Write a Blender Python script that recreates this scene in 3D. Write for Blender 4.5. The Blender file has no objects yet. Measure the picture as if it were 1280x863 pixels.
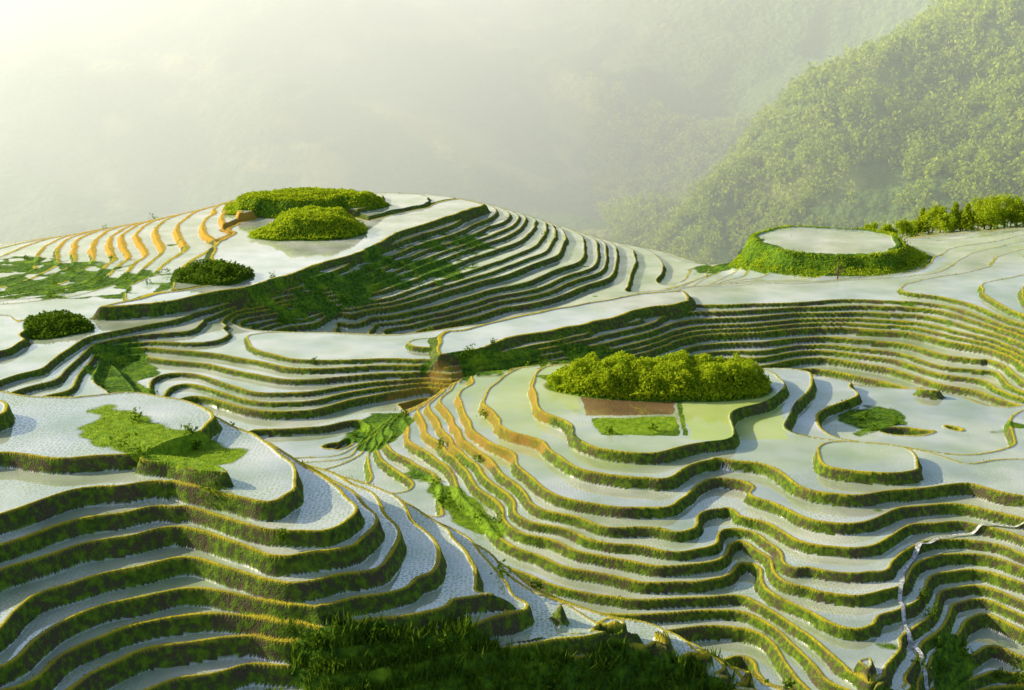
import bpy, math, random
import numpy as np
rng=np.random.default_rng(7)
F=1758.0; PIT=math.radians(15); C15=math.cos(PIT); S15=math.sin(PIT)
scene=bpy.context.scene
def P(px,py,z):
    dx=(px-640)/F; dy=(431.5-py)/F
    d=np.array([dx, C15+dy*S15, -S15+dy*C15])
    return d*(z/d[2])
def PY(px,Y,z):
    return np.array([(px-640)/F*Y*1.03,Y,z])
# ---------------- control points of the valley terrain -------------
CP=[]
def cz(z,*pts):
    for i,(a,b) in enumerate(pts):
        CP.append(P(a,b,z))
        if i>0:
            a0,b0=pts[i-1]
            if math.hypot(a-a0,b-b0)<160: CP.append(P((a+a0)/2,(b+b0)/2,z))
def pt(px,py,z): CP.append(P(px,py,z))
# A : foreground spur
for a,b,z in ((0,503,-27.8),(60,510,-28.2),(130,512,-28.6),(200,516,-29.2),(0,530,-28.3),(0,565,-29.1),(80,540,-28.7),(150,540,-28.9),(150,570,-29.3),(220,545,-29.3),(60,580,-29.3),(0,615,-29.8)): pt(a,b,z)
cz(-30,(0,650),(100,615),(190,592),(270,612),(330,622),(345,590),(270,542))
cz(-31,(0,700),(100,662),(210,622),(300,648),(400,660),(425,640),(395,594),(325,554))
cz(-32,(0,745),(130,700),(230,657),(330,692),(450,690),(470,660),(440,612),(375,574))
cz(-33,(0,790),(130,742),(250,699),(360,732),(510,712),(520,672),(480,624),(425,588))
cz(-34,(0,835),(130,785),(250,741),(400,765),(560,738),(620,725),(600,692),(530,642),(480,607))
cz(-35,(60,863),(180,805),(280,775),(420,795),(560,775),(680,757),(700,735),(640,705),(560,655))
cz(-36,(150,863),(230,830),(320,805),(430,822),(600,800),(730,780),(765,765),(740,747))
cz(-37,(250,870),(330,845),(440,855),(600,828),(760,800),(830,792),(800,768))
pt(400,880,-38);pt(600,863,-38.6);pt(700,840,-38.2);pt(800,863,-40);pt(850,830,-38.4)
cz(-38,(820,812),(885,812),(870,795)); cz(-39,(880,840),(940,840),(925,820)); cz(-40,(930,863),(1000,863),(985,845))
pt(1050,880,-41.5)
for a,z in ((0,-39),(400,-42.5),(800,-45),(1200,-55)): pt(a,1000,z)
for a,Y,z in ((-60,118,-40),(60,118,-41),(180,118,-41),(300,118,-43),(400,116,-45),(-60,138,-47),(60,140,-47),(180,142,-49),(300,142,-50),
              (480,110,-45),(560,100,-46),(640,97,-47),(720,93,-47.5),(800,90,-48),(880,88,-49),(960,84,-49.5)): CP.append(PY(a,Y,z))
# B : middle spurs
for a,b,z in ((660,556,-43.6),(740,541,-41.4),(800,546,-41.4),(870,552,-41.5),(940,557,-41.5),(1000,562,-41.5),(1070,567,-41.5),(1130,572,-41.6),(1210,582,-42),(1280,592,-42.2)): pt(a,b,z)
cz(-42,(735,552),(790,568),(815,585),(835,578),(850,566),(980,575),(1050,585),(1140,588))
cz(-43,(700,556),(740,582),(790,608),(825,622),(850,608),(858,590),(890,585),(980,600),(1050,625),(1090,612),(1190,612),(1280,628))
cz(-44,(656,567),(690,598),(730,625),(790,642),(850,652),(872,638),(880,618),(902,608),(970,635),(1010,660),(1053,675),(1085,655),(1130,635),(1200,637),(1280,652))
cz(-45,(612,582),(650,610),(690,638),(760,667),(850,682),(895,672),(898,650),(912,643),(960,670),(1010,705),(1068,730),(1100,695),(1140,665),(1200,662),(1280,680))
cz(-46,(575,592),(620,622),(655,650),(720,688),(830,710),(905,702),(915,685),(930,675),(965,712),(1005,752),(1080,785),(1118,740),(1143,703),(1175,690),(1210,690),(1280,708))
cz(-47,(540,600),(590,637),(625,668),(690,712),(790,735),(870,735),(925,728),(940,712),(952,730),(985,785),(1050,838),(1095,855),(1132,808),(1150,755),(1175,722),(1215,718),(1280,736))
cz(-48,(870,760),(935,765),(960,800),(990,840),(1030,875)); cz(-48,(1130,868),(1156,805),(1180,752),(1218,745),(1280,765))
cz(-49,(1155,868),(1180,820),(1202,782),(1235,773),(1280,793))
cz(-50,(1178,868),(1205,828),(1235,803),(1280,820))
cz(-51,(1205,868),(1240,838),(1280,850))
for a,z in ((960,-50.5),(1060,-49.5),(1120,-50),(1180,-52),(1280,-53.5)): pt(a,905,z)
# C : knoll
for a,b in ((700,500),(760,520),(860,520),(960,540),(860,495),(700,468),(800,455),(960,480),(860,540),(900,465),(740,480),(780,500)): pt(a,b,-41.5)
cz(-43,(690,456),(635,464),(615,482),(620,510),(660,542),(700,548))
cz(-44,(600,470),(582,495),(585,525),(620,557))
cz(-45,(570,480),(552,500),(555,535),(590,568))
cz(-46,(545,490),(527,515),(530,545),(562,575))
cz(-47,(525,500),(504,525),(507,555),(532,583))
cz(-48,(500,510),(482,530),(482,560),(500,588))
pt(450,548,-50);pt(440,572,-49.5)
cz(-43,(975,466),(1060,479),(1150,491),(1280,520)); cz(-43,(990,500),(985,540),(1040,556),(1120,566))
for a,b,z in ((1060,500,-43.6),(1100,530,-44.6),(1130,555,-44),(1180,530,-44.2),(1240,550,-44),(1280,570,-43.4),(1200,570,-43)): pt(a,b,z)
for a,z in ((560,-52),(700,-52),(830,-52),(960,-53),(1080,-54),(1200,-55),(1300,-55)): CP.append(PY(a,165,z))
# D : long ridge
cz(-47,(860,376),(740,402),(640,426),(545,443),(520,428),(440,438),(420,424),(360,432),(340,416),(280,424),(260,408),(200,412))
for a,b in ((850,367),(700,385),(600,406),(560,425),(780,385),(700,392),(640,412),(780,391)): pt(a,b,-46.6)
for a,b in ((440,425),(360,415),(280,407),(200,398),(160,394)): pt(a,b,-46.4)
cz(-48,(220,434),(300,444),(400,456),(480,455),(560,458),(700,428),(860,388),(1000,381),(1130,380))
cz(-49,(220,457),(300,468),(380,477),(470,472),(600,462),(740,434),(880,402),(1000,391),(1150,394))
cz(-50,(225,479),(300,498),(380,504),(460,493),(740,447),(880,416),(1000,404),(1150,411),(1200,422))
cz(-51,(258,504),(330,526),(400,527),(455,514),(880,429),(1000,418),(1150,428),(1200,445))
cz(-52,(900,443),(1000,431),(1120,441),(1190,462)); cz(-53,(950,455),(1000,446),(1120,459),(1180,480)); cz(-54,(1000,461),(1100,476),(1160,492))
cz(-52,(380,549),(425,549))
cz(-47,(930,371),(1050,369),(1150,366)); cz(-46.5,(1000,360),(1150,352),(1280,348))
cz(-48,(1180,385),(1230,400),(1280,420)); cz(-50,(1240,430),(1280,455)); cz(-52,(1240,465),(1280,490))
for a,b in ((0,387),(60,387),(130,390),(100,410),(150,405),(40,430),(0,440),(60,400)): pt(a,b,-45.8)
for a,b in ((100,432),(20,470),(0,480),(70,450),(80,470)): pt(a,b,-46.6)
cz(-48,(110,470),(150,492)); pt(60,490,-47.7)
cz(-49,(150,450),(175,478),(200,500))
# E : far hill
cz(-45,(130,384),(240,372),(330,352),(400,332),(460,308),(530,280),(600,256))
for a,b in ((190,377),(250,358),(330,320),(290,320),(450,280),(520,264),(560,257),(400,305),(340,295)): pt(a,b,-44.6)
for a,b in ((500,255),(520,245),(530,238)): pt(a,b,-44.0)
for a,b,z in ((300,262,-43.3),(400,260,-43.1),(470,245,-43),(300,247,-43.2),(400,238,-42.4)): pt(a,b,z)
cz(-45,(265,262),(240,285),(265,305),(230,330),(190,355)); cz(-46,(228,268),(207,290),(222,315),(190,340)); cz(-47,(197,275),(172,292),(187,318)); cz(-48,(167,282),(137,298),(150,322),(120,350))
cz(-49,(130,289),(102,303),(110,328),(70,355)); cz(-50,(90,295),(62,308),(70,332)); cz(-51,(50,303),(22,315),(0,335))
pt(0,365,-49.5)
cz(-46.4,(240,386),(330,369),(400,352),(470,326),(550,296),(625,268))
cz(-48.2,(300,392),(400,372),(480,347),(560,320),(640,288),(660,275))
cz(-50,(350,404),(440,391),(520,371),(600,348),(680,320),(702,293))
cz(-52,(430,408),(500,401),(600,380),(680,360),(740,336),(748,312))
cz(-53.7,(560,408),(700,378),(780,352),(790,330))
cz(-55,(830,361),(860,354),(850,337))
pt(760,302,-54.5);pt(820,312,-56);pt(865,326,-57.5)
for a,Y,z in ((-40,310,-64),(150,320,-68),(300,320,-68),(450,320,-68),(600,325,-70),(700,330,-72),(800,330,-74),(900,330,-74),(900,280,-60),(1000,310,-62),(1100,330,-63),(1200,340,-63),(1300,340,-62)): CP.append(PY(a,Y,z))
for a in range(-100,1400,150): CP.append(PY(a,380,-105))
# F : right knoll
for a,b,z in ((930,341,-50),(1000,351,-49),(1140,341,-48.5),(1050,348,-48.8),(1150,320,-48.5),(1200,310,-48.2),(1280,300,-48),(1280,330,-46.8),(1200,335,-47.6),(1240,318,-47.4),(1280,287,-49),(880,346,-52),(900,328,-53),(870,352,-53),(1150,293,-53.2),(1280,281,-51.5),(1035,300,-49.0)): pt(a,b,z)
CP=np.array(CP)
def warp(X,Y): return np.arctan2(X,Y), np.log(np.hypot(X,Y))
cu,cv=warp(CP[:,0],CP[:,1])
n=len(CP)
def kern(d2): return 0.5*d2*np.log(d2+1e-12)
D2=(cu[:,None]-cu[None])**2+(cv[:,None]-cv[None])**2
K=kern(D2)+np.eye(n)*2.5e-5
Pm=np.stack([np.ones(n),cu,cv],1)
M=np.block([[K,Pm],[Pm.T,np.zeros((3,3))]])
sol=np.linalg.solve(M,np.concatenate([CP[:,2],np.zeros(3)]))
th0,th1=math.radians(-25),math.radians(25); lr0,lr1=math.log(50),math.log(410)
NA,NR=1400,1900
ca,cr=170,260
cth=np.linspace(th0,th1,ca); clr=np.linspace(lr0,lr1,cr)
TT,LL=np.meshgrid(cth,clr)
tf=TT.ravel(); lf=LL.ravel()
base=np.empty(tf.size)
for i in range(0,tf.size,8000):
    d2=(tf[i:i+8000,None]-cu[None])**2+(lf[i:i+8000,None]-cv[None])**2
    base[i:i+8000]=kern(d2)@sol[:n]+sol[n]+sol[n+1]*tf[i:i+8000]+sol[n+2]*lf[i:i+8000]
base=base.reshape(cr,ca)
def cubicW(nf,nc):
    W=np.zeros((nf,nc)); x=np.linspace(0,nc-1,nf); i=np.clip(np.floor(x).astype(int),0,nc-2); t=x-i
    w=[(1-t)**3/6,(3*t**3-6*t**2+4)/6,(-3*t**3+3*t**2+3*t+1)/6,t**3/6]
    for k in range(4):
        j=np.clip(i+k-1,0,nc-1); np.add.at(W,(np.arange(nf),j),w[k])
    return W
Wr=cubicW(NR,cr); Wa=cubicW(NA,ca)
B=Wr@base@Wa.T
th=np.linspace(th0,th1,NA); lr=np.linspace(lr0,lr1,NR); R=np.exp(lr)
X=R[:,None]*np.sin(th)[None]; Y=R[:,None]*np.cos(th)[None]
TAB=rng.random((256,256)).astype(np.float64)
def vn(x,y,s=0):
    x,y=.8*x+.6*y,.8*y-.6*x
    x=x+s*17.3; y=y+s*9.1
    xi=np.floor(x).astype(int); yi=np.floor(y).astype(int); fx=x-xi; fy=y-yi
    fx=fx*fx*fx*(fx*(fx*6-15)+10); fy=fy*fy*fy*(fy*(fy*6-15)+10)
    a=TAB[xi&255,yi&255]; b=TAB[(xi+1)&255,yi&255]; c=TAB[xi&255,(yi+1)&255]; d=TAB[(xi+1)&255,(yi+1)&255]
    return (a*(1-fx)+b*fx)*(1-fy)+(c*(1-fx)+d*fx)*fy*1.0 -0.5
def fbm(x,y,o=4,s=0):
    r=0;a=1
    for k in range(o):
        r=r+a*vn(x,y,s+k); x,y=(1.6*x-1.2*y),(1.2*x+1.6*y); a*=.5
    return r
def sst(a,b,x):
    t=np.clip((x-a)/(b-a),0,1); return t*t*(3-2*t)
def grad(B):
    gr=np.gradient(B,axis=0)/np.gradient(R)[:,None]; ga=np.gradient(B,axis=1)/(R[:,None]*(th[1]-th[0]))
    return np.hypot(gr,ga)
g0=grad(B)
amp=(.02+.98*sst(0.10,0.38,g0))*(1-.6*sst(.7,1.2,g0))
near=1-sst(145,165,Y)
B=B+amp*((1.2+1.6*near)*vn(X/10,Y/12,1)+(.4+.7*near)*vn(X/5,Y/6,2)+0.18*vn(X/2.3,Y/2.3,5))
# remove little isolated humps (a grey-scale opening of the height field, applied on gentle ground)
def filt(A,op,h,ax):
    pad=[(0,0),(0,0)]; pad[ax]=(h,h); Q=np.pad(A,pad,mode='edge'); w=2*h+1; cur=Q; size=1
    def sh(M,k,L):
        return M[k:k+L] if ax==0 else M[:,k:k+L]
    while size*2<=w:
        L=cur.shape[ax]-size; cur=op(sh(cur,0,L),sh(cur,size,L)); size*=2
    rem=w-size
    if rem>0:
        L=cur.shape[ax]-rem; cur=op(sh(cur,0,L),sh(cur,rem,L))
    return cur
def box(A,h,ax):
    pad=[(0,0),(0,0)]; pad[ax]=(h+1,h); c=np.cumsum(np.pad(A,pad,mode='edge'),axis=ax); w=2*h+1
    return (c[w:]-c[:-w])/w if ax==0 else (c[:,w:]-c[:,:-w])/w
H_=26
O=filt(filt(B,np.minimum,H_,0),np.minimum,H_,1); O=filt(filt(O,np.maximum,H_,0),np.maximum,H_,1)
gs=g0
for ax in (0,1):
    gs=box(gs,30,ax)
    O=box(box(O,14,ax),14,ax)
k=sst(.26,.50,gs)
B=B*k+np.minimum(O,B+.2)*(1-k)
B=B+.10*fbm(X/6,Y/6,2,123)*(1-k)
g=np.maximum(grad(B),0.03)
def levels(fixed,lo,hi):
    r=np.random.default_rng(5); L=[fixed]
    while L[0]>-140: L.insert(0,L[0]-r.uniform(lo,hi))
    while L[-1]<-20: L.append(L[-1]+r.uniform(lo,hi))
    return np.array(L)
LN=levels(-41.95,.60,1.0)
k_=int(np.argmin(np.abs(LN+41.95)))
LU=levels(-40.1,.68,1.1)
LN=np.concatenate([LN[:k_+1],[-41.05],LU[np.searchsorted(LU,-40.11):]])
LF=levels(-45.0,.42,.90)
def lv(L,B):
    i=np.clip(np.searchsorted(L,B,side='right')-1,0,len(L)-2)
    return L[i],L[i+1]-L[i]
n0,nd=lv(LN,B); f0,fd=lv(LF,B)
isn=Y<150
l0=np.where(isn,n0,f0); dzl=np.where(isn,nd,fd)
f=(B-l0)/dzl; gq=g/dzl
wr=0.36+0.0008*np.maximum(R[:,None]-80,0)+0.16*vn(X/2,Y/2,9)
rf=np.clip(wr*gq,0.02,0.6)
dout=f/gq
ris=np.clip((f-(1-rf))/rf,0,1)
bw=0.30+.16*vn(X/3,Y/3,14)
bw=np.where((Y>212)&(X<-42)&(X>-100)&(B>-52),bw+.7+.5*vn(X/5,Y/5,19),bw)     # far left hill: banks widened to strengthen the painted orange sunlight
bund=np.where(ris<=0,1-sst(bw*0.75,bw,dout),0)
rise_s=sst(0,1,ris)*0.5+ris*0.5
Z=l0+rise_s*dzl+bund*0.08
riser=(ris>0.0)*1.0
rough=fbm(X/0.9,Y/0.9,3,20)
steep=sst(1.4,2.2,g)
Z=Z*(1-steep)+B*steep+ (riser*0.11+steep*0.12)*rough
water=np.where((ris<=0)&(dout>bw*0.8),1.0,0)*(1-steep)
dd=Y*C15-Z*S15; hh=Y*S15+Z*C15
PX=640+F*X/dd; PYY=431.5-F*hh/dd
zn=fbm(X/5,Y/5,4,40)
def zone(cx,cy,rx,ry,y0=0,y1=999,rot=0,soft=0.06,nz=.45):
    c,s=math.cos(math.radians(rot)),math.sin(math.radians(rot))
    a=(PX-cx); b=(PYY-cy); u=(a*c+b*s)/rx; v=(-a*s+b*c)/ry
    e=np.sqrt(u*u+v*v)+zn*nz
    return (1-sst(1-soft,1+soft,e))*((Y>y0)&(Y<y1))
pkn=fbm(X/4,Y/4,3,61)
pk=sst(-.12,-.06,pkn)
grass=sst(0.62,0.67,fbm(X/7,Y/7,4,60))
grass=np.minimum(grass,1-zone(640,410,420,50,160,230,-6))
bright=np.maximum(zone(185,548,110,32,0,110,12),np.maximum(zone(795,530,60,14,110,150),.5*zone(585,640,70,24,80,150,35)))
for a in ((185,548,100,28,0,110,12),(575,632,85,20,80,150,38),(620,862,290,68,0,78,4),
          (150,462,45,30,130,185,30),(1190,835,24,40,85,130,0),(1090,528,38,18,110,160,0),(470,535,36,20,120,160,-30),
          (930,300,60,60,240,400,0)):
    grass=np.maximum(grass,zone(*a,nz=.8))
grass=np.maximum(grass,zone(50,352,150,28,200,400,0)*sst(-.25,-.19,pkn))
grass=np.maximum(grass,zone(455,352,175,32,195,262,-16)*pk)
grass=np.maximum(grass,zone(640,455,150,18,150,200,-6)*pk)
grass=np.maximum(grass,sst(290,305,Y))
orange=np.zeros_like(Z)
for a,kk in (((190,285,150,32,215,300,-8),1),((590,520,120,60,118,170,0),.5),((700,470,30,40,118,170,0),.9)): orange=np.maximum(orange,kk*zone(*a))  # where left-facing banks are painted as lit orange by the sun
seed=np.zeros_like(Z)
for a,kk in (((650,495,90,60,112,170,0),.7),((720,565,170,26,95,150,0),.5),((1000,560,220,22,100,150,0),.35)): seed=np.maximum(seed,kk*zone(*a,soft=.3))
def rect(x0,x1,y0,y1,sl0,sl1,wn=9):
    w=wn*zn+2*vn(X/.8,Y/.8,77)
    return ((PX>x0+sl0*(PYY-y0)+w)&(PX<x1+sl1*(PYY-y0)+w)&(PYY>y0+w*.4)&(PYY<y1+w*.4)&(Y>110)&(Y<150))*1.0
grass=np.minimum(grass,1-0.95*rect(700,1000,488,552,0,0))
seed=np.maximum(seed,rect(850,972,490,550,.2,.25))
seed=np.maximum(seed,.8*rect(630,720,455,510,-.3,0))
mud=rect(722,842,494,519,.35,.1)
grass=np.maximum(grass,np.maximum(rect(735,846,522,545,.9,.1),rect(843,849,490,545,.2,.2,1)))
bund=np.where(rect(715,1000,488,552,0,0)>0,0,bund)
ponds=zone(440,290,170,50,205,300,-12,.05)
def flood(z,outer,inner,edge=1.1):
    global Z,water,grass,bund,ponds,orange
    poly=np.array([P(a,b,z)[:2] for a,b in list(outer)+list(inner)])
    x0,y0=poly.min(0)-3; x1,y1=poly.max(0)+3
    m=(X>x0)&(X<x1)&(Y>y0)&(Y<y1)
    x=X[m];y=Y[m]; wob=2.6*vn(x/8,y/8,82)+.8*vn(x/3,y/3,81)
    ins=np.zeros(x.size,bool); dmin=np.full(x.size,1e9)
    for i in range(len(poly)):
        a=poly[i];b=poly[(i+1)%len(poly)]
        c=((a[1]>y)!=(b[1]>y))&(x<(b[0]-a[0])*(y-a[1])/(b[1]-a[1]+1e-12)+a[0]); ins^=c
        ab=b-a; t=np.clip(((x-a[0])*ab[0]+(y-a[1])*ab[1])/(ab@ab),0,1)
        d=np.hypot(x-a[0]-t*ab[0],y-a[1]-t*ab[1]); dmin=np.minimum(dmin,d)
    sd=np.where(ins,-dmin,dmin)+wob
    s=1-sst(0,edge,sd)
    zz=Z[m]; rim=(sd<0)&(sd>-.5)
    Z[m]=zz*(1-s)+z*s+np.where(rim,.12,0)
    inn=(sd<0)&~rim
    w_=water[m]; w_=np.where(sd<edge,0,w_); water[m]=np.where(inn,1,w_)
    g_=grass[m]; grass[m]=np.where(inn,0,g_)
    bb=bund[m]; bb=np.where(sd<edge,0,bb); bund[m]=np.where(rim,1,bb)
    p_=ponds[m]; ponds[m]=np.where(inn,1,p_)
flood(-45,[(128,384),(190,381),(240,374),(290,364),(330,352),(370,342),(400,332),(430,322),(460,309),(495,294),(530,281),(570,268),(603,256)],
      [(575,248),(530,260),(490,270),(460,278),(440,272),(400,262),(340,268),(300,280),(275,300),(268,325),(300,336),(280,352),(215,364),(170,374)])
flood(-47,[(548,445),(590,437),(640,427),(690,415),(740,403),(800,390),(862,377)],[(853,365),(800,369),(740,378),(690,386),(640,396),(600,405),(560,415)])
MND=[]
def mound(px,py,z0,rx,ry,h,rot=0,edge=0.45,name='m'):
    c=P(px,py,z0); MND.append((c[0],c[1],z0,rx,ry,h,rot,edge,name))
mound(388,290,-45,10.2,9,3.2,0,.5,'m1')
mound(383,256,-43.7,15.8,8,2.2,12,.3,'m2')
mound(265,347,-45,5.8,6,1.4,10,.6,'m3')
mound(72,408,-46.3,4.6,6,.8,0,.6,'m4')
mound(826,485,-41.95,12.4,4.8,1.8,-3,.3,'hedge')
def mdist(m,x,y):
    c,s=math.cos(math.radians(m[6])),math.sin(math.radians(m[6])); a=x-m[0]; b=y-m[1]
    return np.sqrt(((a*c+b*s)/m[3])**2+((-a*s+b*c)/m[4])**2)+(0.15 if m[8]=='hedge' else .3)*vn(x/4,y/4,33)
for m in MND:
    e=mdist(m,X,Y); s=1-sst(1-m[7],1.0,e)
    s=s*0.8+0.2*(1-sst(0,1,e))
    Z=np.where(e<1.05,np.maximum(Z,Z*(1-s)+(m[2]+m[5])*s+s*0.25*rough),Z)
    k=1-sst(0.98,1.04,e); grass=np.maximum(grass,k); 
    if m[8]=='m2': orange=np.maximum(orange,k*0.7)
kc=P(1035,301,-46.0)
e=np.sqrt(((X-kc[0])/15.0)**2+((Y-kc[1])/16.0)**2)+0.16*vn(X/5,Y/5,35)
s=1-(.55*sst(0.84,1.02,e)+.45*sst(.84,1.35,e))
Z=np.where(e<1.35,np.maximum(Z,Z*(1-s)+(-45.85)*s+0.2*s*rough),Z)
ins=(e<0.79); Z=np.where(ins,-46.0,Z)
water=np.where(e<1.15,0,water); grass=np.where(e<1.15,1,grass)
water=np.where(ins,1,water); grass=np.where(ins,0,grass); ponds=np.where(ins,1,ponds)
wet=water*(1-grass)
def raw_mesh(name,co,q,attrs,mat,smooth=False,face_attr=None):
    me=bpy.data.meshes.new(name); k=q.shape[1]
    me.vertices.add(len(co)); me.vertices.foreach_set('co',co.astype(np.float32).ravel())
    me.loops.add(q.size); me.loops.foreach_set('vertex_index',q.astype(np.int32).ravel())
    me.polygons.add(len(q)); me.polygons.foreach_set('loop_start',np.arange(0,q.size,k,dtype=np.int32))
    me.polygons.foreach_set('use_smooth',np.full(len(q),smooth))
    me.update(calc_edges=True)
    for kx,v in (attrs or {}).items():
        a=me.attributes.new(kx,'FLOAT','POINT'); a.data.foreach_set('value',v.astype(np.float32).ravel())
    for kx,v in (face_attr or {}).items():
        a=me.attributes.new(kx,'FLOAT','FACE'); a.data.foreach_set('value',v.astype(np.float32).ravel())
    me.materials.append(mat)
    ob=bpy.data.objects.new(name,me); scene.collection.objects.link(ob); return ob
def grid_mesh(name,X,Y,Z,attrs,mat):
    nr,na=Z.shape
    co=np.stack([X,Y,Z],-1).reshape(-1,3).astype(np.float32)
    idx=np.arange(nr*na,dtype=np.int32).reshape(nr,na)
    q=np.stack([idx[:-1,:-1],idx[:-1,1:],idx[1:,1:],idx[1:,:-1]],-1).reshape(-1,4)
    return raw_mesh(name,co,q,attrs,mat,True)
class N:
    def __init__(s,name):
        s.m=bpy.data.materials.new(name); s.m.use_nodes=True; s.t=s.m.node_tree; s.t.nodes.clear()
        s.o=s.t.nodes.new('ShaderNodeOutputMaterial')
    def n(s,ty,**k):
        nd=s.t.nodes.new(ty)
        for a,b in k.items(): setattr(nd,a,b)
        return nd
    def set(s,inp,v):
        if isinstance(v,bpy.types.NodeSocket): s.t.links.new(v,inp)
        else: inp.default_value=v
    def attr(s,nm): return s.n('ShaderNodeAttribute',attribute_name=nm).outputs['Fac']
    def pos(s): return s.n('ShaderNodeNewGeometry').outputs['Position']
    def noise(s,sc,det=3,vec=None):
        nd=s.n('ShaderNodeTexNoise'); nd.inputs['Scale'].default_value=sc; nd.inputs['Detail'].default_value=det
        s.t.links.new(vec or s.pos(),nd.inputs['Vector']); return nd.outputs['Fac']
    def ramp(s,v,a,b,c0=0,c1=1):
        nd=s.n('ShaderNodeMapRange'); s.set(nd.inputs['Value'],v); nd.inputs['From Min'].default_value=a; nd.inputs['From Max'].default_value=b
        nd.inputs['To Min'].default_value=c0; nd.inputs['To Max'].default_value=c1; return nd.outputs['Result']
    def mix(s,f,a,b):
        nd=s.n('ShaderNodeMix',data_type='RGBA'); s.set(nd.inputs[0],f)
        for i,v in ((6,a),(7,b)):
            if isinstance(v,tuple): v=(*v,1) if len(v)==3 else v
            s.set(nd.inputs[i],v)
        return nd.outputs[2]
    def math(s,op,a,b=0):
        nd=s.n('ShaderNodeMath',operation=op); s.set(nd.inputs[0],a); s.set(nd.inputs[1],b); return nd.outputs[0]
    def pr(s,col,rough,**k):
        nd=s.n('ShaderNodeBsdfPrincipled'); s.set(nd.inputs['Base Color'],(*col,1) if isinstance(col,tuple) else col); s.set(nd.inputs['Roughness'],rough)
        for a,b in k.items(): s.set(nd.inputs[a.replace('_',' ')],b)
        return nd
    def mixs(s,f,a,b):
        nd=s.n('ShaderNodeMixShader'); s.set(nd.inputs[0],f); s.t.links.new(a,nd.inputs[1]); s.t.links.new(b,nd.inputs[2]); return nd.outputs[0]
    def out(s,x,sock='Surface'): s.t.links.new(x,s.o.inputs[sock]); return s.m
def terrain_mat():
    m=N('terrace_ground')
    n1=m.noise(0.35,6); n2=m.noise(2.2,6); n3=m.noise(9,4)
    soil=m.mix(n3,(0.04,0.035,0.018),(0.19,0.155,0.08))
    soil_sun=m.mix(n3,(0.44,0.22,0.03),(0.76,0.45,0.06))  # orange sunlight on left-facing risers, put into the soil colour
    soil=m.mix(m.attr('orange'),soil,soil_sun)
    gr=m.mix(m.ramp(n2,.35,.65),(0.03,0.09,0.008),(0.14,0.28,0.012))
    gd=m.mix(m.ramp(n2,.35,.65),(0.03,0.08,0.006),(0.17,0.28,0.015))
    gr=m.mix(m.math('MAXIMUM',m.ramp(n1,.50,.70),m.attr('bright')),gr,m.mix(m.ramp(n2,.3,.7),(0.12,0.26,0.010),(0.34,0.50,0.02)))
    yel=m.mix(n2,(0.42,0.38,0.02),(0.78,0.60,0.04))
    yel=m.mix(m.math('MULTIPLY',m.attr('orange'),.8),yel,m.mix(n2,(0.42,0.28,0.03),(0.80,0.52,0.06)))  # bunds in those zones get the same painted orange sunlight
    rgf=m.ramp(m.math('ADD',m.math('MULTIPLY',n1,.7),m.math('ADD',m.math('MULTIPLY',n2,.7),m.math('MULTIPLY',n3,.5))),.82,.98)
    rgf=m.math('MULTIPLY',rgf,m.ramp(m.attr('orange'),0,1,.92,.25))
    ris=m.mix(rgf,soil,gd)
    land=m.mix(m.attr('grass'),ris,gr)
    land=m.mix(m.math('MULTIPLY',m.attr('bund'),m.ramp(n1,.3,.6,.5,.95)),land,yel)
    lb=m.n('ShaderNodeBump'); lb.inputs['Strength'].default_value=.8; lb.inputs['Distance'].default_value=.15; m.set(lb.inputs['Height'],m.math('ADD',n3,n2))
    L=m.pr(land,.9); m.set(L.inputs['Normal'],lb.outputs[0]); L.inputs['Specular IOR Level'].default_value=.15
    v=m.n('ShaderNodeTexVoronoi',voronoi_dimensions='2D'); v.inputs['Scale'].default_value=3.6; v.inputs['Randomness'].default_value=.6
    m.t.links.new(m.pos(),v.inputs['Vector'])
    dots=m.ramp(v.outputs['Distance'],.20,.38,1,0)
    cov=m.ramp(m.attr('seed'),0,1,.80,1)
    patch=m.ramp(m.noise(.25,3),.35,.65,.35,1)
    dots=m.math('MAXIMUM',m.math('MULTIPLY',dots,m.math('MULTIPLY',cov,patch)),m.math('MULTIPLY',m.attr('seed'),.65))
    dots=m.math('MULTIPLY',dots,m.ramp(m.math('ADD',m.attr('pond'),m.attr('mud')),0,1,1,0))
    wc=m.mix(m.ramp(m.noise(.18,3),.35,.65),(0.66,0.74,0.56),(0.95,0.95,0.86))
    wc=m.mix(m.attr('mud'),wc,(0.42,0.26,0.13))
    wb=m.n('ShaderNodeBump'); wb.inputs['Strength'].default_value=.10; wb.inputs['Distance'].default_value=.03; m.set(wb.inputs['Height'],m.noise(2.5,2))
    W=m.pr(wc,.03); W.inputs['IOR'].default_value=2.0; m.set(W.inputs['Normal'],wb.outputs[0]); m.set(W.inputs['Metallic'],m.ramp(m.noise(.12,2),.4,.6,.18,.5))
    sc=m.mix(m.attr('seed'),(0.24,0.38,0.04),(0.50,0.64,0.05))
    S=m.pr(sc,.7)
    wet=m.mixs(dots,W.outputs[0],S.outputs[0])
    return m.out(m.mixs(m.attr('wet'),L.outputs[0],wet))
MT=terrain_mat()
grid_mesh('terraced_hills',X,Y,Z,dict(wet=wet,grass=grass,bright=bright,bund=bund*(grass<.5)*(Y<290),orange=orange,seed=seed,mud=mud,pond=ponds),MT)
def leaf_mat(name,c0,c1,tr=.45):
    m=N(name); r=m.attr('rnd'); n1=m.noise(.5,2)
    c=m.mix(m.math('MULTIPLY',m.math('ADD',r,n1),.5),c0,c1)
    d=m.n('ShaderNodeBsdfDiffuse'); m.set(d.inputs[0],c); t=m.n('ShaderNodeBsdfTranslucent'); m.set(t.inputs[0],c)
    return m.out(m.mixs(tr,d.outputs[0],t.outputs[0]))
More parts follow.
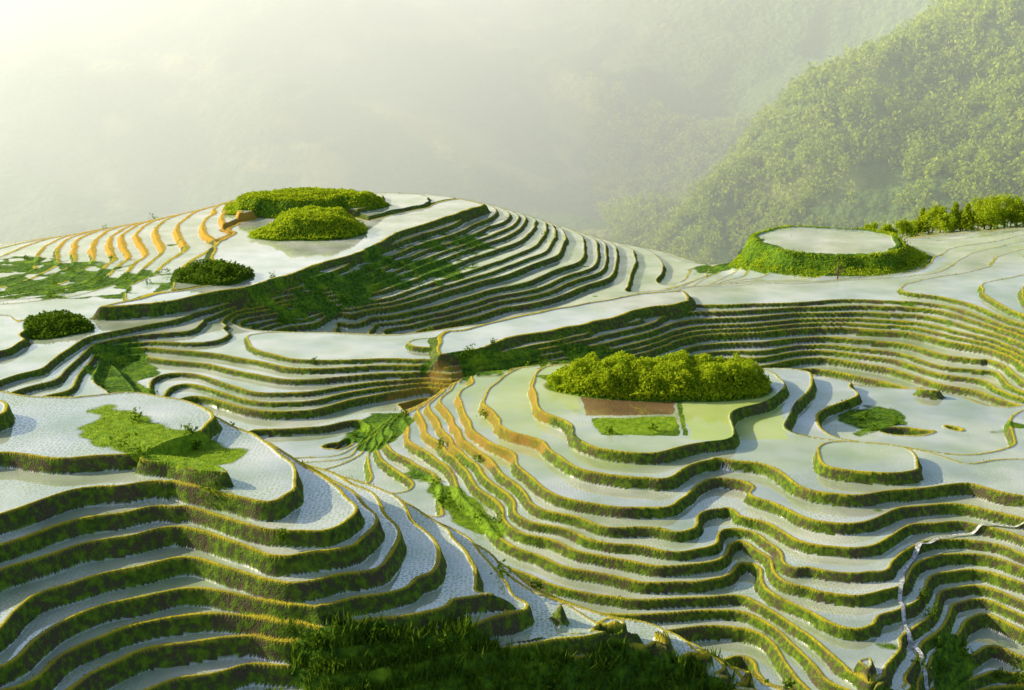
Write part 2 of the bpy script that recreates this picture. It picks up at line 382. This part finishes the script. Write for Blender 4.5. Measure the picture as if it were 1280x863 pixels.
LM_b=leaf_mat('bright_leaves',(0.20,0.36,0.015),(0.70,0.76,0.03),.5)  # yellow-green leaf colour of hedge, larger mounds, pond rim and trees
LM_d=leaf_mat('dark_leaves',(0.05,0.12,0.01),(0.20,0.32,0.02))
LM_f=leaf_mat('forest_leaves',(0.13,0.28,0.02),(0.76,0.84,0.06),.5)
LM_g=leaf_mat('grass_blades',(0.12,0.24,0.01),(0.48,0.56,0.03),.5)
def leaves(name,pts,size,mat,up=0.3):
    n=len(pts); size=np.broadcast_to(size,(n,))*(.6+.8*rng.random(n))
    a=rng.normal(size=(n,3)); a/=np.linalg.norm(a,axis=1)[:,None]
    b=rng.normal(size=(n,3)); b[:,2]*=up+.4; b-=a*(a*b).sum(1)[:,None]; b/=np.linalg.norm(b,axis=1)[:,None]
    a*=size[:,None]*.5; b*=size[:,None]*.32
    co=np.stack([pts-a,pts-b,pts+a,pts+b],1).reshape(-1,3)
    return raw_mesh(name,co,np.arange(4*n).reshape(n,4),None,mat,False,dict(rnd=rng.random(n)))
def blades(name,pts,h,mat,per=4,spread=.12):
    n=len(pts)*per; p=np.repeat(pts,per,0); hh=np.repeat(np.broadcast_to(h,(len(pts),)),per)*(.4+1.1*rng.random(n)**2)
    p=p+np.stack([rng.normal(0,spread,n),rng.normal(0,spread,n),np.full(n,-.03)],1)
    an=rng.random(n)*6.283; w=hh*.10+.012
    sx=np.stack([np.cos(an)*w,np.sin(an)*w,np.zeros(n)],1)
    tip=p+np.stack([rng.normal(0,.35,n)*hh,rng.normal(0,.35,n)*hh,hh],1)
    co=np.stack([p-sx,p+sx,tip],1).reshape(-1,3)
    return raw_mesh(name,co,np.arange(3*n).reshape(n,3),None,mat,False,dict(rnd=rng.random(n)))
def zat(x,y):
    t=(np.arctan2(x,y)-th0)/(th1-th0)*(NA-1); l=(np.log(np.hypot(x,y))-lr0)/(lr1-lr0)*(NR-1)
    i=np.clip(l.astype(int),0,NR-2); j=np.clip(t.astype(int),0,NA-2)
    return Z[i,j]
vis=(np.abs(PX-640)<700)&(PYY<900)&(Y<300)
clump=sst(-.05,.2,fbm(X/2.5,Y/2.5,2,97))
wgt=((bund*(grass<.5))*.4*clump+grass*0.8*(Y<150)+riser*0.08*(wet<.5)*clump)*vis
cand=rng.random(Z.shape)< wgt*0.09
pts=np.stack([X[cand],Y[cand],Z[cand]],1)
if len(pts)>150000: pts=pts[rng.choice(len(pts),150000,False)]
blades('terrace_grass',pts,.08+.0008*pts[:,1],LM_g,4,.10)
zz=zone(620,862,285,66,0,78,4,nz=.8); cand=rng.random(Z.shape)<zz*0.05
pts=np.stack([X[cand],Y[cand],Z[cand]],1)
blades('maize_plants',pts,.65,LM_d,7,.18)
cand=(rng.random(Z.shape)<(grass*(wet<.5)*(1-.6*bright)*.0010+riser*.0004*(fbm(X/9,Y/9,2,99)>0))*(Y<285)*vis)
for m in MND: cand&=~(mdist(m,X,Y)<1.05)
c0=np.stack([X[cand],Y[cand],Z[cand]],1)
if len(c0)>2000: c0=c0[rng.choice(len(c0),2000,False)]
sz=np.repeat(.25+.45*rng.random(len(c0))+.0012*c0[:,1],50)
pp=np.repeat(c0,50,0)+rng.normal(0,.42,(len(c0)*50,3))*sz[:,None]; pp[:,2]+=sz*.6
leaves('wild_shrubs',pp,.26,LM_d)
for m in MND:
    nb={'m1':10000,'m2':11000,'m3':4000,'m4':3000,'hedge':28000}[m[8]]
    a=rng.uniform(-1.1,1.1,(nb*2,2)); x=m[0]+a[:,0]*m[3]*1.0; y=m[1]+a[:,1]*m[4]*1.0
    e=mdist(m,x,y); k=(e<(0.98)); x=x[k][:nb];y=y[k][:nb]; z=zat(x,y)
    cl=np.clip(vn(x/1.1,y/1.1,50)+.5,0,1); hmax={'m1':.7,'m2':.45,'m3':.9,'m4':.6,'hedge':1.3}[m[8]]
    z=z+hmax*rng.random(len(x))**.7*(.3+1.1*cl)
    nm={'hedge':'tea_shrub_hedge','m1':'shrub_mound','m2':'crop_mound','m3':'shrub_mound','m4':'shrub_mound'}[m[8]]
    leaves(nm,np.stack([x,y,z],1),.42 if m[8]!='hedge' else .32,LM_d if m[8] in('m3','m4') else LM_b)
an=rng.random(9000)*6.283; rr=rng.uniform(.84,1.14,9000)
x=kc[0]+15.0*rr*np.cos(an); y=kc[1]+16*rr*np.sin(an)
leaves('pond_rim_shrubs',np.stack([x,y,zat(x,y)+rng.random(9000)*.3],1),.35,LM_b)
# stream running down the right-hand gully
sp=np.array([P(*q)[:2] for q in ((1300,662,-44.4),(1240,660,-44.8),(1190,668,-45.1),(1150,685,-45.5),(1128,715,-45.8),(1125,745,-46.2),(1135,780,-46.8),(1150,815,-47.8),(1163,850,-48.4),(1172,885,-49.2))])
tt=np.linspace(0,len(sp)-1,260); sx_=np.interp(tt,range(len(sp)),sp[:,0])+.25*vn(tt*1.7,tt*0,3); sy_=np.interp(tt,range(len(sp)),sp[:,1])
dx=np.gradient(sx_);dy=np.gradient(sy_);L_=np.hypot(dx,dy); nx=-dy/L_;ny=dx/L_; hw=.17+.12*vn(tt*4,tt*0,8)
A_=np.stack([sx_+nx*hw,sy_+ny*hw],1);B_=np.stack([sx_-nx*hw,sy_-ny*hw],1)
za=np.maximum(zat(A_[:,0],A_[:,1]),zat(B_[:,0],B_[:,1]))+.10
za=np.convolve(np.pad(za,2,mode='edge'),np.ones(5)/5,'valid')+.05
co_=np.concatenate([np.column_stack([A_,za]),np.column_stack([B_,za])]); k_=len(tt)
q_=np.array([(i,i+1,k_+i+1,k_+i) for i in range(k_-1)])
ms=N('stream_water'); sb=ms.pr(ms.mix(ms.ramp(ms.noise(4,3),.4,.6),(0.30,.31,.28),(0.8,.81,.79)),.25); raw_mesh('stream',co_,q_,None,ms.out(sb.outputs[0]),True)
# ------------ mountains ----------------
mx=np.linspace(-700,800,520); my=np.linspace(370,1500,420)
MX,MY=np.meshgrid(mx,my)
def mtn(x,y):
    b=-165+0.36*(y-400)+40*np.sin(x/120+y/260+1.0)*sst(420,700,y)+34*fbm(x/130,y/130,5,70)
    p0=np.array([60.,520.]); d=np.array([200.,110.]); L=np.hypot(*d); d=d/L; nrm=np.array([d[1],-d[0]])
    s=(x-p0[0])*d[0]+(y-p0[1])*d[1]; t=(x-p0[0])*nrm[0]+(y-p0[1])*nrm[1]
    cr=-104+s*0.70+10*np.sin(s/38)+18*fbm(s/50,t/50,4,80)
    sp=np.where(t>0,cr-.38*t+13*np.sin(s/24+t/60)*sst(0,60,t),cr+.75*t)
    return np.maximum(b,sp)
MZ=mtn(MX,MY)
mm=N('mountain_forest_ground'); a1=mm.noise(.02,4); a2=mm.noise(.25,5)
mc=mm.mix(a2,(0.05,0.12,0.02),(0.18,0.32,0.03)); mc=mm.mix(mm.ramp(a1,.55,.62),mc,(0.34,0.38,0.08))
mpr=mm.pr(mc,.9); bp=mm.n('ShaderNodeBump'); bp.inputs['Distance'].default_value=4; mm.set(bp.inputs['Height'],a2); mm.set(mpr.inputs['Normal'],bp.outputs[0])
mm.out(mpr.outputs[0])
grid_mesh('distant_mountains',MX,MY,MZ,{},mm.m)
nt=11000
tx=rng.uniform(40,380,nt*3); ty=rng.uniform(430,760,nt*3)
keep=(vn(tx/40,ty/40,90)+.5)>rng.random(nt*3)*.5
tx=tx[keep][:nt];ty=ty[keep][:nt]; tz=mtn(tx,ty)
hgt=rng.uniform(4,10,len(tx)); per=40
v=rng.normal(size=(len(tx)*per,3)); v/=np.linalg.norm(v,axis=1)[:,None]; v*=(rng.random(len(v))**.4)[:,None]
hp=np.repeat(hgt,per); pts=np.stack([np.repeat(tx,per)+v[:,0]*hp*.36,np.repeat(ty,per)+v[:,1]*hp*.36,np.repeat(tz,per)+hp*.55+v[:,2]*hp*.5],1)
leaves('forest',pts,1.6,LM_f)
bk=N('bark'); bark=bk.out(bk.pr(bk.mix(bk.noise(3,4),(0.05,0.035,0.02),(0.16,0.11,0.07)),.9).outputs[0])
def tube(segs):
    V=[];Q=[];S=7
    for (p0,p1,r0,r1) in segs:
        p0=np.array(p0);p1=np.array(p1);d=p1-p0;d=d/np.linalg.norm(d);u=np.cross(d,[0.3,0.8,0.1]);u/=np.linalg.norm(u);w=np.cross(d,u);b=len(V)
        for p,r in((p0,r0),(p1,r1)):
            for k in range(S):
                a=k*6.283/S; V.append(p+r*(u*math.cos(a)+w*math.sin(a)))
        for k in range(S): Q.append((b+k,b+(k+1)%S,b+S+(k+1)%S,b+S+k))
    return np.array(V),np.array(Q)
def tree(name,pos,h,kind,mat):
    e=bpy.data.objects.new(name,None); scene.collection.objects.link(e); e.location=pos
    segs=[((0,0,-.3),(0.1,0,h*.45),h*.03,h*.02),((0.1,0,h*.45),(0,0,h*.95),h*.02,h*.006)]; pts=[]
    if kind=='con':
        for k in range(14):
            zf=.16+.78*k/13
            for q in range(5):
                a=rng.random()*6.283; L=h*.36*(1-zf)+.15
                tp=(math.cos(a)*L,math.sin(a)*L,h*zf-.1*L); segs.append(((0,0,h*zf),tp,h*.008,h*.003))
                for w in range(22):
                    f_=rng.random(); pts.append(np.array([0,0,h*zf])*(1-f_)+np.array(tp)*f_+rng.normal(0,.16,3))
    else:
        for k in range(10):
            a=rng.random()*6.283; L=h*rng.uniform(.15,.42); z0=h*rng.uniform(.12,.65); tp=np.array([math.cos(a)*L,math.sin(a)*L,z0+h*rng.uniform(.0,.25)])
            segs.append(((0,0,z0),tp,h*.012,h*.005))
            if kind!='bare':
                for w in range(120): pts.append(tp+rng.normal(0,h*.09,3))
            else:
                for w in range(3): segs.append((tuple(tp*.8),tuple(tp+rng.normal(0,h*.12,3)),h*.006,h*.002))
        if kind!='bare':
            for w in range(160): pts.append(np.array([0,0,h*.85])+rng.normal(0,h*.08,3))
    V,Q=tube(segs); t=raw_mesh('trunk',V,Q,None,bark,True); t.parent=e
    if pts:
        c=leaves('crown',np.array(pts),.45,mat); c.parent=e
for px,py,h,kind in ((1093,286,4.5,'b'),(1152,290,5.5,'con'),(1128,289,4,'b'),(1175,291,5,'b'),(1192,290,6.5,'con'),(1207,291,6.8,'con'),(1222,291,6.5,'b'),(1238,290,6,'b'),(1255,289,6,'b'),(1270,288,6,'b'),(1165,291,5,'b'),(1288,288,6.5,'b'),(1214,291,5,'b'),(1246,291,4.5,'b'),(1182,291,4,'b'),(1143,290,3.5,'b'),(1262,290,5,'b'),(1230,291,6.2,'con'),(1110,288,3.5,'b'),(1200,291,4.5,'b'),(1278,289,4.5,'b')):
    p=P(px,py,-53.0); 
    k=(282+rng.random()*8)/p[1]; x,y=p[0]*k,p[1]*k
    tree('pine_tree' if kind=='con' else 'broadleaf_tree',(x,y,float(zat(np.array([x]),np.array([y]))[0])),h*rng.uniform(.85,1.15),kind,LM_b)
p=P(1047,343,-48.8)*(221/(48.8/.2165)); tree('bare_tree',(p[0],p[1],float(zat(p[0:1],p[1:2])[0])),4,'bare',LM_d)
# ---------- mist --------------
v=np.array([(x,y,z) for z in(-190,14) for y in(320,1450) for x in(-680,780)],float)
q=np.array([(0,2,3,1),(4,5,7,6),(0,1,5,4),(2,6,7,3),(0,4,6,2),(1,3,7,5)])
mi=N('glowing_mist'); vs=mi.n('ShaderNodeVolumeScatter'); vs.inputs['Color'].default_value=(.92,.98,.95,1); vs.inputs['Anisotropy'].default_value=.3
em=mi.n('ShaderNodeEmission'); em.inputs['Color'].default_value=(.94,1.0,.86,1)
sx=mi.n('ShaderNodeSeparateXYZ'); mi.t.links.new(mi.pos(),sx.inputs[0])
mi.set(em.inputs['Strength'],mi.ramp(sx.outputs[0],-260,60,.0027,.0007))  # added self-glow, graded brighter to the left, stands in for scattered light
mi.set(vs.inputs['Density'],mi.ramp(sx.outputs[0],-60,130,.0036,.0012))
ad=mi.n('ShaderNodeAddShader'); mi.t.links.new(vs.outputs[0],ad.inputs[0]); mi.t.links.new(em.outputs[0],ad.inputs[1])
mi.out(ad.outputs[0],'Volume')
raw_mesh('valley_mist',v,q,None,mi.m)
# ---------- light, sky, camera --------
el=math.radians(25); az=math.radians(-72)
w=bpy.data.worlds.new('World'); scene.world=w; w.use_nodes=True; nt_=w.node_tree
sk=nt_.nodes.new('ShaderNodeTexSky'); sk.sky_type='NISHITA'; sk.sun_disc=False; sk.sun_elevation=el; sk.sun_rotation=az%(2*math.pi)
sk.dust_density=2.2; sk.air_density=1; sk.ozone_density=1
bg=nt_.nodes['Background']; nt_.links.new(sk.outputs[0],bg.inputs[0]); bg.inputs[1].default_value=.15
from mathutils import Vector
sd=Vector((math.sin(az)*math.cos(el),math.cos(az)*math.cos(el),math.sin(el)))
L=bpy.data.lights.new('sun','SUN'); L.energy=5; L.angle=math.radians(.5); L.color=(1,.89,.62)
lo=bpy.data.objects.new('sun',L); scene.collection.objects.link(lo); lo.rotation_euler=sd.to_track_quat('Z','Y').to_euler()
cam=bpy.data.cameras.new('camera'); co=bpy.data.objects.new('camera',cam); scene.collection.objects.link(co)
cam.sensor_width=36; cam.lens=F/1280*36; cam.clip_end=5000; cam.clip_start=.5
co.rotation_euler=(math.radians(75),0,0); scene.camera=co
scene.view_settings.view_transform='Standard'; scene.view_settings.look='None'; scene.view_settings.exposure=0
